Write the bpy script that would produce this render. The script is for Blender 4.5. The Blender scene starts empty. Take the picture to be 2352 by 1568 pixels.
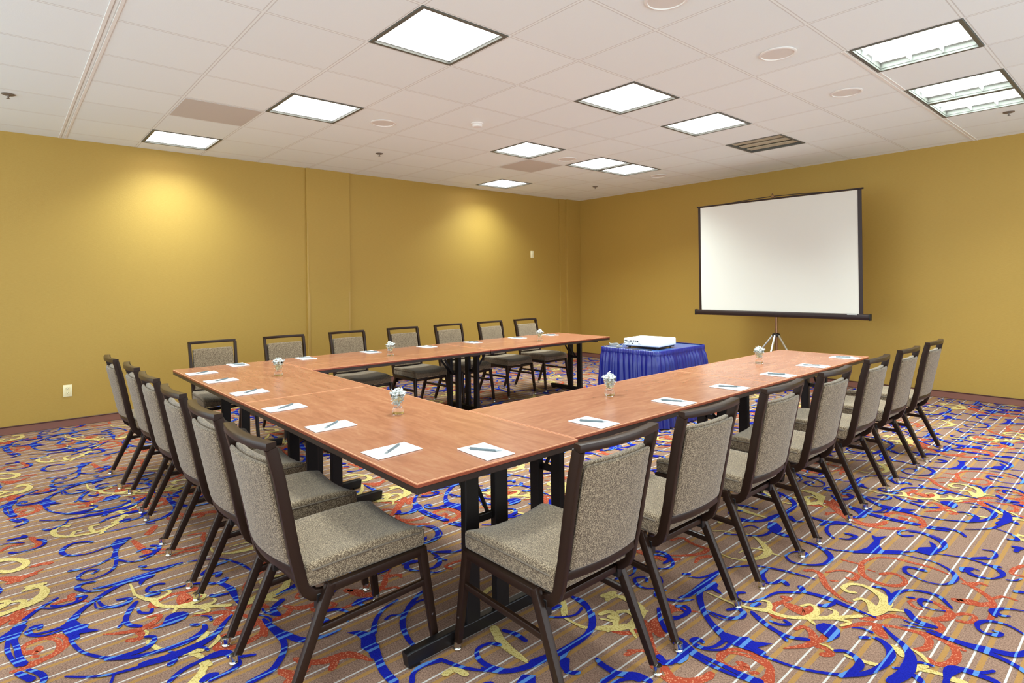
# conference room set in a U of folding tables
LP, SPREAD, WORLD, EXPO = 17.5, 124, 1.6, 0.66
UPL = []
CARPET = """
B 12,14,25,28,20,14 1499,534 1564,570 1636,635 1690,699 1762,763 1807,837
B - 1598,581 1629,693 1627,801 1595,868 1620,862 1656,911 1644,847 1660,766 1688,719 1758,780 1769,736 1599,576
B - -14,821 -15,880 26,930 -1,997 29,980 54,927 63,858 44,819 -13,815
B 20,28,25,12,10,10,12,20,26,14 1874,889 1887,956 1885,1008 1860,1064 1804,1091 1744,1094 1702,1065 1679,1009 1707,973 1745,1014
B 12,16,20,20,22,18,14 58,865 149,906 192,932 246,986 258,1049 239,1092 204,1077
B 14,20,28,40,22,12,12,20,14,12,12 180,909 227,910 276,892 304,865 315,822 293,765 256,742 223,744 192,779 205,810 233,806
B 10,12,14,18,26,34,26,14,12,14,26,24,30 -49,737 18,746 72,756 119,735 154,703 179,653 177,587 154,539 110,515 58,523 10,549 5,607 70,624
B 12,28,32,24,20,24,28,14 50,187 38,248 39,296 52,350 79,388 128,412 173,408 227,341
B 20,26,24,14 1858,240 1829,296 1802,312 1774,297
B 16,20 81,308 100,319
B 20,34,26,16,10,12 157,338 131,334 125,304 142,277 174,275 213,298
B 34,36,34,24 109,192 149,141 186,136 217,141
B 12,16,14 121,106 158,105 207,129
B 8,12,14,12 123,58 164,83 212,104 245,100
B 18,34,46,34,30,32,36,36,34 203,83 261,87 319,93 397,91 447,79 490,54 540,7 552,-31 559,-83
B 16,40,44,36,24,14 310,99 368,114 434,137 465,173 484,232 481,284
B 14,16,20,26,26,18,18,34,20,18 450,328 410,354 373,354 338,331 320,288 327,248 350,230 380,243 395,271 370,271
B 12,14,20,32,26,12 425,528 389,508 361,482 349,442 370,422 394,440
B 14,24,34,40,50,60,56,46 81,1847 119,1810 163,1776 191,1742 208,1699 216,1635 214,1582 197,1516
B 16,18,14 214,1678 237,1704 270,1713
B 16,16 181,1603 203,1621
B 30,34,34 231,1608 251,1605 265,1590
B 20,30,38,40,34,26,24,26 80,1744 105,1742 135,1717 156,1669 156,1609 141,1540 114,1478 78,1429
B 24,26 46,1707 65,1727
B 8,14,18 3,1751 31,1775 66,1774
B 20,22,26,36,40,34,26 12,1554 33,1577 61,1576 88,1555 99,1527 94,1476 75,1423
B - 305,1753 357,1789 344,1749 327,1694 327,1655 312,1638 311,1707
B 18,22,16 349,1772 391,1793 416,1834
B 24,30 375,689 403,709
B 14,16,8 336,790 361,809 378,852
B 14,20,20,22,26,34,40,34,24 1391,307 1431,270 1476,275 1525,313 1551,362 1552,436 1527,479 1494,508 1431,535
B 14,14,18,24,18 1391,307 1396,363 1423,405 1456,402 1459,355
B 14,14,14,18,22,20,16,10 1257,-25 1287,37 1337,100 1384,129 1450,154 1494,165 1536,173 1577,177
B 22,34,28,24,22,34,34 1391,113 1393,58 1419,20 1446,-6 1470,16 1484,58 1513,42
B 24,26 1153,1639 1171,1659
B 10,14,20,26 1181,1638 1222,1666 1244,1737 1252,1797
B 22,40,48,34,16 1255,1760 1260,1672 1267,1590 1268,1501 1252,1449
B - 1273,1628 1286,1684 1311,1669 1320,1637 1367,1608 1329,1607 1303,1619 1297,1587
B 22,34,36,30,24,20,30 1279,1593 1298,1534 1328,1490 1369,1443 1414,1404 1458,1377 1490,1364
B - 1479,1364 1510,1365 1551,1376 1581,1401 1608,1392 1660,1430 1633,1368 1633,1340 1595,1341 1560,1333 1539,1317 1528,1301 1504,1332
B 26,20,14,16,22,26,24 1527,1312 1524,1265 1507,1231 1482,1222 1446,1226 1454,1254 1480,1250
B 16,20,18,18,18,20,24,24,20 1588,1342 1651,1337 1708,1344 1761,1356 1808,1376 1863,1410 1914,1453 1941,1490 1964,1540
B 14,18,22,34,34,26,20 1387,1451 1432,1456 1473,1472 1497,1507 1489,1545 1459,1553 1436,1515
B 22,34,30,28,26,26 1509,1574 1549,1550 1603,1526 1646,1517 1691,1520 1736,1552
B 16,20,24,20 1588,1567 1622,1571 1648,1600 1624,1611
B 14,20 1642,1512 1685,1487
B 20,24,26,18,16,16,20,26 1418,1692 1400,1668 1407,1637 1442,1622 1471,1644 1493,1705 1515,1797 1578,1865
B 30,32,46,36,22,10 1585,33 1637,49 1687,56 1734,52 1798,46 1859,45
B 34,40 1560,67 1577,49
B 26,34,24 1674,1826 1691,1835 1709,1882
B - 1719,1668 1733,1704 1767,1720 1798,1698 1809,1655 1796,1597 1788,1584 1786,1616 1760,1630 1732,1642
B 30,30 1489,1617 1500,1656
B 50,38,28,26,28,36 1414,1196 1457,1184 1513,1174 1575,1180 1650,1185 1723,1197
B 20,34,24 1485,1083 1484,1118 1478,1143
B 14,20,24,18 1285,1397 1312,1411 1334,1387 1332,1324
B 20,28,28,24,20 -48,1207 12,1240 65,1247 95,1222 111,1195
B 12,14,20,30 90,1304 150,1368 191,1442 224,1600
B 12,14,18,30,22 193,1431 247,1413 277,1387 299,1338 264,1313
B 32,34 299,1226 330,1235
B 16,28,26,22,16,12 1477,684 1440,718 1408,774 1400,852 1465,921 1582,899
B 12,20,34,28 1495,702 1534,727 1547,790 1497,790
B 12,20,22,36,40,26,12 1035,551 1097,583 1143,666 1157,783 1163,913 1143,1018 1079,1098
B 34,24 1205,802 1253,753
B - 1156,633 1191,663 1243,613 1258,553 1295,548 1348,545 1292,515 1236,522 1188,555
B 24,24,16,14 1218,533 1218,465 1182,409 1065,320
B 14,14,14 1095,472 1114,527 1157,519
B 12,14,12 1298,867 1364,867 1412,889
B 12,12 1489,540 1541,546
B 26,28,26,20 927,1725 967,1754 1025,1727 1034,1661
B 20,22,22,26 1252,547 1319,543 1378,534 1435,533
B 24,22,26,34,32,20,16,20,34,30 658,1499 624,1466 608,1417 654,1377 711,1370 777,1401 807,1467 792,1539 773,1595 740,1656
B - 772,1566 711,1603 725,1662 791,1630 829,1599 902,1581 983,1576 946,1549 843,1572
B 26,22,14,12,28 927,1569 963,1530 992,1483 994,1434 972,1381
B 24,22,18,12,12,24,20,14,20 974,1567 1064,1551 1120,1516 1139,1468 1127,1422 1080,1404 1028,1440 1051,1487 1080,1461
B 22,16,18,24,22,18,20 996,1571 1060,1611 1079,1661 1041,1717 991,1724 948,1696 960,1657
B 20,28,36,28,18,10 1178,1458 1162,1419 1183,1394 1226,1402 1270,1431 1301,1483
B 28,18,16,22,28,20 518,1170 542,1196 546,1262 523,1300 466,1311 415,1283
B 26,30,26 315,1165 316,1192 325,1220
B 10,14,20 359,1131 374,1181 412,1225
B 12,16,14,14 548,1566 563,1622 574,1719 600,1797
B 24,28,24,34,40,38,36,28,22,20 367,1567 331,1612 318,1668 310,1726 327,1758 377,1770 426,1772 446,1751 453,1716 456,1673
B 34,44,28 438,1654 428,1677 434,1699
B 12,24,28 862,1124 959,1123 1047,1106
B 20,24,30 1239,1319 1290,1256 1351,1209
B 12,14,18,14 1289,1262 1330,1304 1333,1371 1302,1386
B 44,46 1395,1187 1460,1161
B 18,14,20,30 1459,1150 1470,1098 1468,1059 1440,1031
B 22,24,20,18 1483,1158 1564,1153 1638,1162 1720,1180
B 30,36 1770,1180 1848,1215
B 18,24,30,32,44,52,30 1304,1611 1289,1561 1341,1470 1438,1382 1534,1334 1606,1344 1660,1354
B 20,16,14,14,12 1552,1315 1550,1262 1509,1218 1466,1210 1464,1251
B 10,10,10 1396,1438 1457,1439 1491,1479
B 14,26,32,30,18 1715,1060 1761,1080 1821,1064 1867,1022 1885,966
B 18,18 182,925 230,989
B 22,30,24 185,741 177,778 209,803
B 16,20 233,891 294,918
B 10,28,32,30,20,28,30,26,28 925,1123 994,1130 1079,1080 1141,1005 1165,910 1175,828 1215,774 1257,760 1281,782
B 12,14,16,18 972,939 1015,984 1038,1036 1023,1089
B 44,44 931,983 949,1028
B 30,22,20,28,32,26,26 978,680 947,657 943,606 987,574 1052,577 1114,617 1140,700
B 36,40,44 1133,702 1152,778 1168,830
B 26,22,18,20 914,475 984,502 1040,538 1093,591
B 20,26,26,28 1284,878 1334,877 1382,882 1444,905
B 24,32,26 921,749 969,768 1027,768
Y 8,12,14,16 1311,1577 1353,1578 1411,1577 1444,1577
Y 12,20,28,36,28,26,30,30,28,26,24 1438,1580 1476,1592 1519,1612 1545,1631 1578,1632 1622,1646 1669,1689 1703,1725 1748,1774 1779,1816 1815,1864
Y 30,24,18,12 1547,1633 1537,1674 1517,1698 1494,1687
Y 30,34,26,18,16 1672,1691 1687,1750 1675,1790 1647,1804 1625,1766
Y 22,16 1681,1693 1711,1674
Y 28,26,16,8 1736,1762 1743,1810 1728,1829 1707,1826
Y 20,20,18,14 1750,1766 1783,1785 1803,1780 1785,1736
Y 24,26,22 1686,197 1708,176 1738,188
Y 26,24,24,30,38,52,58,52,40,20 1687,198 1695,245 1726,274 1765,275 1802,256 1834,232 1853,189 1855,127 1845,71 1827,42
Y 14,20,28,40,44 1756,120 1770,153 1796,152 1821,125 1840,82
Y 30,26,8 46,137 72,161 106,178
Y 16,18 46,1556 65,1556
Y 20,24,24 91,1565 116,1571 146,1584
Y 24,34,30 143,1740 163,1726 182,1703
Y 8,22,14 189,1768 222,1758 253,1724
Y 26,36,20 229,1637 236,1668 256,1697
Y 26,26,22 242,1662 274,1679 305,1687
Y 22,22 332,1692 363,1697
Y 10,14,14 1777,1561 1802,1565 1829,1553
Y 20,26 290,1430 313,1418
Y 10,14,20,34,50,34,20,10 1162,101 1229,98 1286,135 1318,214 1314,290 1256,355 1194,403 1133,405
Y 34,18,6 1314,290 1346,288 1378,291
Y 22,14,6 1252,372 1263,395 1281,414
Y 10,14,16,24 1222,178 1229,249 1254,278 1294,294
Y 8,18,18,8 931,694 997,684 1062,685 1124,689
Y 14,16,10 1006,314 1046,355 1093,374
Y 8,18,30,32,24,12 1064,1271 1143,1265 1207,1213 1229,1129 1198,1062 1107,986
Y 26,8 1233,1132 1295,1091
Y 18,30,36,32,28,26,28,30,34,30,12 305,1428 282,1388 323,1357 405,1358 477,1405 507,1476 518,1531 492,1583 449,1632 396,1661 354,1679
Y 26,24,18 469,1427 424,1442 426,1471
Y 30,24,26 516,1523 412,1514 400,1551
Y 34,24 551,1550 521,1569
Y 28,34,38,36,36,40,30 577,1125 618,1179 686,1222 739,1227 777,1204 774,1162 733,1126
Y 22,26,26,30,30,28,26,20 1056,1211 1037,1240 1054,1269 1122,1286 1176,1278 1210,1254 1226,1220 1231,1182
Y 14,24,28,24 1146,1156 1142,1181 1170,1211 1216,1196
Y 26,28,20 1229,1132 1231,1161 1227,1188
Y 40,40 1143,1127 1156,1140
Y 30,34,34,28 425,1620 390,1661 346,1682 329,1677
Y 16,22,22,22,18 601,1067 612,1150 658,1216 742,1215 778,1155
Y 16,26,10 836,1119 938,1067 1012,1011
Y 14,14,22,28,24,10 1056,1210 1067,1266 1144,1274 1215,1225 1238,1160 1258,1107
Y 12,16,16,14 1124,1088 1163,1108 1198,1097 1197,1043
Y 44,40,34,28,10 881,734 949,707 1018,695 1065,694 1112,695
Y 26,34,34,24 657,863 644,917 685,907 726,853
Y 20,20,14,18,34,36,24 923,1080 1004,999 1063,988 1126,1002 1174,1052 1211,1101 1215,1125
Y 26,28,30,28 1103,1112 1115,1154 1154,1149 1188,1100
Y 30,34,10 1118,1291 1186,1246 1220,1271
Y 34,32,32 974,439 977,477 1022,490
Y 36,34 1023,1226 1036,1283
R 30,32 1544,1780 1567,1792
R 20,28,34,40,38,26 1571,1790 1556,1736 1546,1688 1559,1638 1589,1615 1615,1637
R 50,70,80,60,30 1585,1734 1619,1731 1651,1734 1661,1758 1654,1786
R 24,28,34,36,28,22,14,6 1513,230 1541,261 1577,245 1626,169 1677,122 1718,99 1743,92 1762,97
R 16,16,20,28,30,26 1586,287 1616,344 1657,370 1692,358 1695,307 1670,301
R 18,18 1630,224 1650,237
R 20,24,30,38,44,28,8 1676,1587 1689,1624 1715,1620 1741,1590 1753,1546 1739,1501 1697,1436
R 34,30,26 1755,1549 1768,1593 1766,1632
R 34,34,34,30 1770,1542 1802,1549 1824,1530 1805,1502
R 46,42,34,30,26,24,24,26,26,24,26,34,34 1729,1203 1731,1242 1715,1288 1683,1319 1647,1325 1607,1318 1570,1291 1557,1243 1570,1206 1608,1195 1639,1205 1653,1239 1627,1241
R 22,22 1679,1223 1693,1236
R 22,34,32,32,22 1,1 21,13 44,52 80,111 119,127
R 14,26,34,26,22,26,34,42,40,22 -25,-121 1,-66 31,-21 64,3 107,32 153,49 195,62 245,73 286,58 320,52
R 44,54,34 62,1842 81,1803 104,1783
R 28,34,32,26 197,1906 221,1880 227,1820 204,1780
R 30,36,38,34,32,26 285,1904 306,1867 312,1812 297,1760 270,1740 248,1752
R 20,20,18 1590,471 1618,474 1661,486
R 26,22,16,20,26,24,20,8 1664,489 1672,556 1702,622 1753,664 1819,677 1883,686 1932,681 1970,666
R 30,34,32,30,28,28,26,24,30,30 1669,483 1694,405 1730,366 1780,355 1826,372 1853,414 1851,464 1819,495 1787,491 1762,450
R 12,14 1707,453 1732,455
R 14,18,24,34,46,42,30,16 92,276 115,329 158,347 201,331 232,294 227,245 198,206 153,183
R 18,20,16 97,271 123,247 145,251
R 22,22,24,26,24,24 238,284 264,331 293,348 305,322 296,277 262,258
R 28,34,30 201,192 229,166 230,119
R 8,20,34,32,28,26,26,10 183,679 226,627 266,599 305,563 332,509 338,444 346,384 337,330
R 18,24,18 242,613 254,668 285,672
R 18,20,14 319,551 348,609 393,612
R 26,20,14 229,434 259,475 315,472
R 22,26,22,20 363,1021 338,941 340,882 380,889
R 14,24,34,36,24 1467,980 1529,981 1601,1008 1650,1044 1683,1098
R 24,24,26,28,34,30,26,14 916,55 938,122 999,102 1053,100 1093,99 1099,46 1061,-36 990,-109
R 30,46,50,30 1254,1203 1309,1142 1375,1070 1438,999
R 18,20 1321,1009 1363,1054
R 40,40,34 798,1317 781,1286 783,1251
R 16,30,50,30 850,1289 879,1227 869,1179 825,1132
R 34,36 914,1161 917,1205
R 50,56,44,16 1346,1176 1313,1197 1289,1224 1270,1255
R 16,20 1284,1132 1319,1181
R 26,40,36,8 1283,1304 1277,1333 1292,1373 1365,1419
R 30,40,46,30 346,1258 422,1276 488,1291 531,1259
R 26,28,28 459,1131 409,1171 422,1218
R 44,50 651,1788 741,1741
R 26,44,40,28 783,1665 905,1681 1021,1703 1055,1759
R 16,30,36 1129,1782 1118,1837 1142,1890
R 16,36,34,44,40 535,89 576,106 605,131 623,171 631,224
R 20,26,18 560,20 602,49 630,91
R 36,36,22 843,1146 898,1185 890,1259
R 44,40,20 1396,1056 1316,1123 1269,1241
R 14,18,20,26,30,26 1583,1187 1571,1260 1632,1301 1710,1287 1745,1220 1741,1166
R 36,30 1633,1205 1660,1234
R 18,16 1585,1050 1601,1101
R 22,30,24 1206,1062 1250,1087 1270,1142
R 26,30,30,34,36,34 1230,1205 1289,1154 1355,1096 1414,1059 1468,1023 1518,997
R 26,26 1329,984 1337,1022
B 16,20,26,34 447,558 468,483 520,416 593,367
B - 518,291 539,336 573,356 576,376 625,360 697,322 751,307 724,289 686,297 644,289 595,314 559,313
B 50,40,44,46 660,332 749,305 820,289 893,287
B 14,20,28,34,30,26,22 531,666 517,609 542,547 594,496 658,464 728,445 795,441
B 20,26,28 456,708 477,642 530,558
B 22,16,16,18 543,449 532,475 552,504 550,540
B 18,30,26 357,478 338,437 355,401
B 12,16,20,20,30 308,788 276,744 225,731 199,755 206,795
B 28,24,28,34 932,332 896,360 885,406 902,469
R 40,54,50,34,10 620,153 630,193 643,237 681,264 734,286
R 36,34 676,161 651,186
R 24,36,36 534,85 570,98 609,99
R 28,46,40 572,19 623,41 644,18
R 38,44,22 218,433 296,464 323,510
R 22,26 214,617 264,681
B 20,46,56,32,24,38 1377,1211 1440,1161 1469,1131 1473,1087 1451,1052 1420,1059
B 20,26,36,42,34 1276,885 1331,875 1379,880 1424,918 1471,928
B 30,28 1367,808 1372,864
B 18,22,24,20,28 1298,1296 1333,1331 1336,1390 1304,1414 1284,1386
R 40,44 1243,1369 1281,1370
R 52,46,38,36 1506,987 1557,1022 1586,1075 1590,1115
"""
import bpy, bmesh, math, random
from mathutils import Vector, Matrix
R = math.radians
COL = bpy.context.scene.collection
SC = bpy.context.scene
CEIL = 2.826
TZ = .69          # top of the conference tables

# ------------------------------------------------------------------ helpers
def lin(c):
    return tuple((v/255/12.92 if v/255 <= .04045 else ((v/255+.055)/1.055)**2.4) for v in c)

def tag(o, label=None, cat=None, group=None, kind=None):
    if label: o['label'] = label
    if cat: o['category'] = cat
    if group: o['group'] = group
    if kind: o['kind'] = kind
    return o

def empty(name, loc=(0, 0, 0), rz=0, label=None, cat=None, group=None):
    o = bpy.data.objects.new(name, None)
    o.empty_display_size = .05
    COL.objects.link(o); o.location = loc; o.rotation_euler = (0, 0, rz)
    return tag(o, label, cat, group)

def obj(name, bm, mats, parent=None, smooth=False, loc=None, rz=0):
    me = bpy.data.meshes.new(name)
    bmesh.ops.remove_doubles(bm, verts=bm.verts, dist=1e-6)
    bmesh.ops.recalc_face_normals(bm, faces=bm.faces)
    bm.to_mesh(me); bm.free()
    for m in (mats if isinstance(mats, (list, tuple)) else [mats]): me.materials.append(m)
    if smooth:
        for p in me.polygons: p.use_smooth = True
        if smooth != 'all':
            try: me.set_sharp_from_angle(angle=R(40))
            except Exception: pass
    o = bpy.data.objects.new(name, me); COL.objects.link(o)
    if parent: o.parent = parent
    if loc: o.location = loc
    if rz: o.rotation_euler = (0, 0, rz)
    return o

def copy_tree(o, parent=None):
    c = o.copy(); COL.objects.link(c)
    if parent: c.parent = parent
    for ch in list(o.children): copy_tree(ch, c)
    return c

def box(bm, x0, x1, y0, y1, z0, z1, bev=0, seg=2, mi=0):
    vs = [bm.verts.new((x, y, z)) for x in (x0, x1) for y in (y0, y1) for z in (z0, z1)]
    f = [(0, 1, 3, 2), (4, 6, 7, 5), (0, 4, 5, 1), (2, 3, 7, 6), (0, 2, 6, 4), (1, 5, 7, 3)]
    fs = [bm.faces.new([vs[i] for i in q]) for q in f]
    for q in fs: q.material_index = mi
    if bev:
        es = list({e for q in fs for e in q.edges})
        r = bmesh.ops.bevel(bm, geom=es, offset=bev, segments=seg, affect='EDGES', profile=.5)
        for q in r['faces']: q.material_index = mi

def frame_at(d, up=Vector((0, 0, 1))):
    d = d.normalized()
    s = d.cross(up)
    if s.length < 1e-4: s = d.cross(Vector((0, 1, 0)))
    s.normalize(); u = s.cross(d).normalized()
    return s, u

def sweep(bm, pts, sec, up=Vector((0, 0, 1)), scales=None, closed=False, mi=0, cap=True):
    """sweep a 2d section (list of (s,u)) along pts"""
    pts = [Vector(p) for p in pts]; n = len(pts); rings = []
    for i, p in enumerate(pts):
        if closed: d = pts[(i+1) % n]-pts[i-1]
        else: d = pts[min(i+1, n-1)]-pts[max(i-1, 0)]
        s, u = frame_at(d, up)
        k = scales[i] if scales else 1
        rings.append([bm.verts.new(p+s*a*k+u*b*k) for a, b in sec])
    m = len(sec)
    for i in range(n if closed else n-1):
        A = rings[i]; B = rings[(i+1) % n]
        for j in range(m):
            f = bm.faces.new((A[j], A[(j+1) % m], B[(j+1) % m], B[j])); f.material_index = mi
    if cap and not closed:
        bm.faces.new(rings[0]).material_index = mi; bm.faces.new(rings[-1][::-1]).material_index = mi

def rsec(w, h, r=.003):
    """rounded rectangle section"""
    o = []
    for cx, cy, a0 in ((w/2-r, h/2-r, 0), (-w/2+r, h/2-r, 90), (-w/2+r, -h/2+r, 180), (w/2-r, -h/2+r, 270)):
        for a in (0, 45, 90):
            o.append((cx+r*math.cos(R(a0+a)), cy+r*math.sin(R(a0+a))))
    return o

def csec(r, n=10): return [(r*math.cos(2*math.pi*i/n), r*math.sin(2*math.pi*i/n)) for i in range(n)]

def tube(bm, pts, r, n=10, mi=0, closed=False): sweep(bm, pts, csec(r, n), mi=mi, closed=closed)

def lathe(bm, prof, n=24, c=(0, 0, 0), mi=0, a0=0, a1=360):
    rings = []
    full = (a1-a0) >= 360
    k = n if full else n+1
    for r, z in prof:
        if r < 1e-6: rings.append([bm.verts.new((c[0], c[1], c[2]+z))]*k)
        else: rings.append([bm.verts.new((c[0]+r*math.cos(R(a0+(a1-a0)*i/n)), c[1]+r*math.sin(R(a0+(a1-a0)*i/n)), c[2]+z)) for i in range(k)])
    for A, B in zip(rings, rings[1:]):
        for i in range(n if full else n):
            j = (i+1) % k
            q = []
            for v in (A[i], A[j], B[j], B[i]):
                if v not in q: q.append(v)
            if len(q) > 2:
                try: bm.faces.new(q).material_index = mi
                except ValueError: pass

def rbox(bm, hx, hy, hz, r, n=6, deform=None, c=(0, 0, 0), mi=0):
    """soft rounded box with a dense surface that deform(x,y,z) can bend"""
    def line(h):
        a = [-h+r*(1-math.cos(math.pi/2*i/3)) for i in range(3)]
        b = [-(h-r)+2*(h-r)*i/n for i in range(n+1)]
        return a+b+[-v for v in a[::-1]]
    L = [line(hx), line(hy), line(hz)]
    vm = {}
    def V(p):
        key = tuple(round(v, 6) for v in p)
        if key not in vm:
            q = [max(-(h-r), min(h-r, v)) for v, h in zip(p, (hx, hy, hz))]
            d = Vector([a-b for a, b in zip(p, q)])
            if d.length > 1e-9: d = d.normalized()*r
            w = [q[i]+d[i] for i in range(3)]
            if deform: w = deform(*w)
            vm[key] = bm.verts.new([w[i]+c[i] for i in range(3)])
        return vm[key]
    for ax in range(3):
        o1, o2 = [i for i in range(3) if i != ax]
        for sgn in (-1, 1):
            h = (hx, hy, hz)[ax]*sgn
            for i in range(len(L[o1])-1):
                for j in range(len(L[o2])-1):
                    q = []
                    for a, b in ((i, j), (i+1, j), (i+1, j+1), (i, j+1)):
                        p = [0, 0, 0]; p[ax] = h; p[o1] = L[o1][a]; p[o2] = L[o2][b]
                        v = V(p)
                        if v not in q: q.append(v)
                    if len(q) > 2:
                        try: bm.faces.new(q).material_index = mi
                        except ValueError: pass

# ------------------------------------------------------------------ materials
def mat(name, col=(128, 128, 128), rough=.5, metal=0, spec=.5, **kw):
    m = bpy.data.materials.new(name); m.use_nodes = True
    b = m.node_tree.nodes['Principled BSDF']
    b.inputs['Base Color'].default_value = (*lin(col), 1)
    b.inputs['Roughness'].default_value = rough; b.inputs['Metallic'].default_value = metal
    b.inputs['Specular IOR Level'].default_value = spec
    for k, v in kw.items(): b.inputs[k].default_value = v
    return m

class NT:
    def __init__(s, m): s.m = m; s.t = m.node_tree; s.n = s.t.nodes; s.b = s.n['Principled BSDF']
    def new(s, t, **kw):
        n = s.n.new(t)
        for k, v in kw.items():
            if hasattr(n, k): setattr(n, k, v)
        return n
    def link(s, a, b): s.t.links.new(a, b)
    def setin(s, n, i, v):
        if hasattr(v, 'links') or hasattr(v, 'is_output'): s.link(v, n.inputs[i])
        else: n.inputs[i].default_value = v
    def math(s, op, a, b=0, c=0):
        n = s.new('ShaderNodeMath', operation=op)
        for i, v in enumerate((a, b, c)): s.setin(n, i, v)
        return n.outputs[0]
    def mix(s, f, a, b, blend='MIX'):
        n = s.new('ShaderNodeMix', data_type='RGBA', blend_type=blend)
        s.setin(n, 0, f)
        for i, v in ((6, a), (7, b)):
            if isinstance(v, tuple): v = (*lin(v), 1) if len(v) == 3 else v
            s.setin(n, i, v)
        return n.outputs[2]
    def pos(s):
        g = s.new('ShaderNodeNewGeometry'); return g.outputs['Position']
    def obj(s):
        g = s.new('ShaderNodeTexCoord'); return g.outputs['Object']
    def sep(s, v):
        n = s.new('ShaderNodeSeparateXYZ'); s.link(v, n.inputs[0]); return n.outputs
    def noise(s, v, scale, detail=3, rough=.5, dist=0):
        n = s.new('ShaderNodeTexNoise')
        if v is not None: s.link(v, n.inputs['Vector'])
        n.inputs['Scale'].default_value = scale; n.inputs['Detail'].default_value = detail
        n.inputs['Roughness'].default_value = rough; n.inputs['Distortion'].default_value = dist
        return n.outputs['Fac']
    def mapping(s, v, scale=(1, 1, 1), rot=(0, 0, 0), loc=(0, 0, 0)):
        n = s.new('ShaderNodeMapping'); s.link(v, n.inputs[0])
        n.inputs['Scale'].default_value = scale; n.inputs['Rotation'].default_value = rot; n.inputs['Location'].default_value = loc
        return n.outputs[0]
    def ramp(s, f, stops):
        n = s.new('ShaderNodeValToRGB'); s.link(f, n.inputs[0]); e = n.color_ramp.elements
        while len(e) < len(stops): e.new(.5)
        for q, (p, c) in zip(e, stops): q.position = p; q.color = (*lin(c), 1) if len(c) == 3 else c
        return n.outputs[0]
    def bump(s, h, strength=.2, dist=.002):
        n = s.new('ShaderNodeBump'); s.link(h, n.inputs['Height'])
        n.inputs['Strength'].default_value = strength; n.inputs['Distance'].default_value = dist
        s.link(n.outputs[0], s.b.inputs['Normal'])
    def color(s, c): s.link(c, s.b.inputs['Base Color'])

def stripe(k, x, period, off, half):
    """1 inside a stripe centred at off, repeating along x"""
    a = k.math('SUBTRACT', x, off); a = k.math('DIVIDE', a, period); a = k.math('FRACT', k.math('ADD', a, 100.5))
    a = k.math('ABSOLUTE', k.math('SUBTRACT', a, .5)); return k.math('LESS_THAN', a, half/period)

# carpet: ground with woven stripes, and the scroll colours
WP, WO, OO = .101, 6.375, 6.403
def carpet_mat(name, kind):
    m = mat(name, (150, 110, 100), .95, spec=.1)
    k = NT(m); p = k.pos(); x = k.sep(p)[0]
    fine = k.ramp(k.noise(p, 190, 3, .75), [(.34, (0, 0, 0)), (.66, (255, 255, 255))]); mid = k.noise(p, 40, 3, .6)
    if kind == 'ground':
        c = k.mix(fine, CG[0], CG[1])
        jx = k.math('ADD', x, k.math('MULTIPLY', k.math('SUBTRACT', k.noise(p, 130, 1), .5), .004))
        c = k.mix(k.math('MULTIPLY', stripe(k, jx, WP, OO, .0085), .75), c, CG[2])
        c = k.mix(k.math('MULTIPLY', stripe(k, x, WP, WO, .0034), .92), c, CG[3])
    elif kind == 'blue':
        c = k.mix(fine, CB[0], CB[1])
        c = k.mix(stripe(k, x, WP, OO, .0075), c, CB[2])
        c = k.mix(stripe(k, x, WP, WO, .0034), c, CB[2])
    else:
        v = k.new('ShaderNodeTexVoronoi'); k.link(p, v.inputs['Vector']); v.inputs['Scale'].default_value = 120
        d = k.math('LESS_THAN', v.outputs['Distance'], .34)
        a, b, s = CY if kind == 'yellow' else CR_
        c = k.mix(k.math('MULTIPLY', d, .75), k.mix(fine, a, b), s)
    k.color(c)
    k.bump(k.math('ADD', fine, k.math('MULTIPLY', mid, .6)), .35, .004)
    return m
CG = [(102, 75, 62), (167, 133, 113), (168, 123, 59), (201, 194, 188)]
CB = [(13, 20, 126), (24, 33, 154), (83, 126, 186)]
CY = [(194, 168, 97), (212, 192, 128), (159, 132, 66)]
CR_ = [(154, 61, 38), (169, 74, 50), (199, 130, 96)]
M = {}
for kd in ('ground', 'blue', 'yellow', 'red'): M['c_'+kd] = carpet_mat('carpet_'+kd, kd)

def wall_mat():
    m = mat('gold_wallcovering', WALLC[0], .48, metal=.3, spec=.4)
    k = NT(m); p = k.pos()
    v = k.mapping(p, (30, 30, 260)); n = k.noise(v, 1, 4, .6)
    n2 = k.noise(p, 1.3, 3, .5)
    c = k.mix(n, WALLC[0], WALLC[1])
    c = k.mix(k.math('MULTIPLY', n2, .35), c, WALLC[2])
    k.color(c)
    g = k.noise(k.mapping(p, (1, 1, 3)), 90, 3, .6)
    k.bump(k.math('ADD', n, g), .28, .0025)
    return m
WALLC = [(178, 141, 63), (194, 160, 82), (168, 141, 70)]
M['wall'] = wall_mat()

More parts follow.
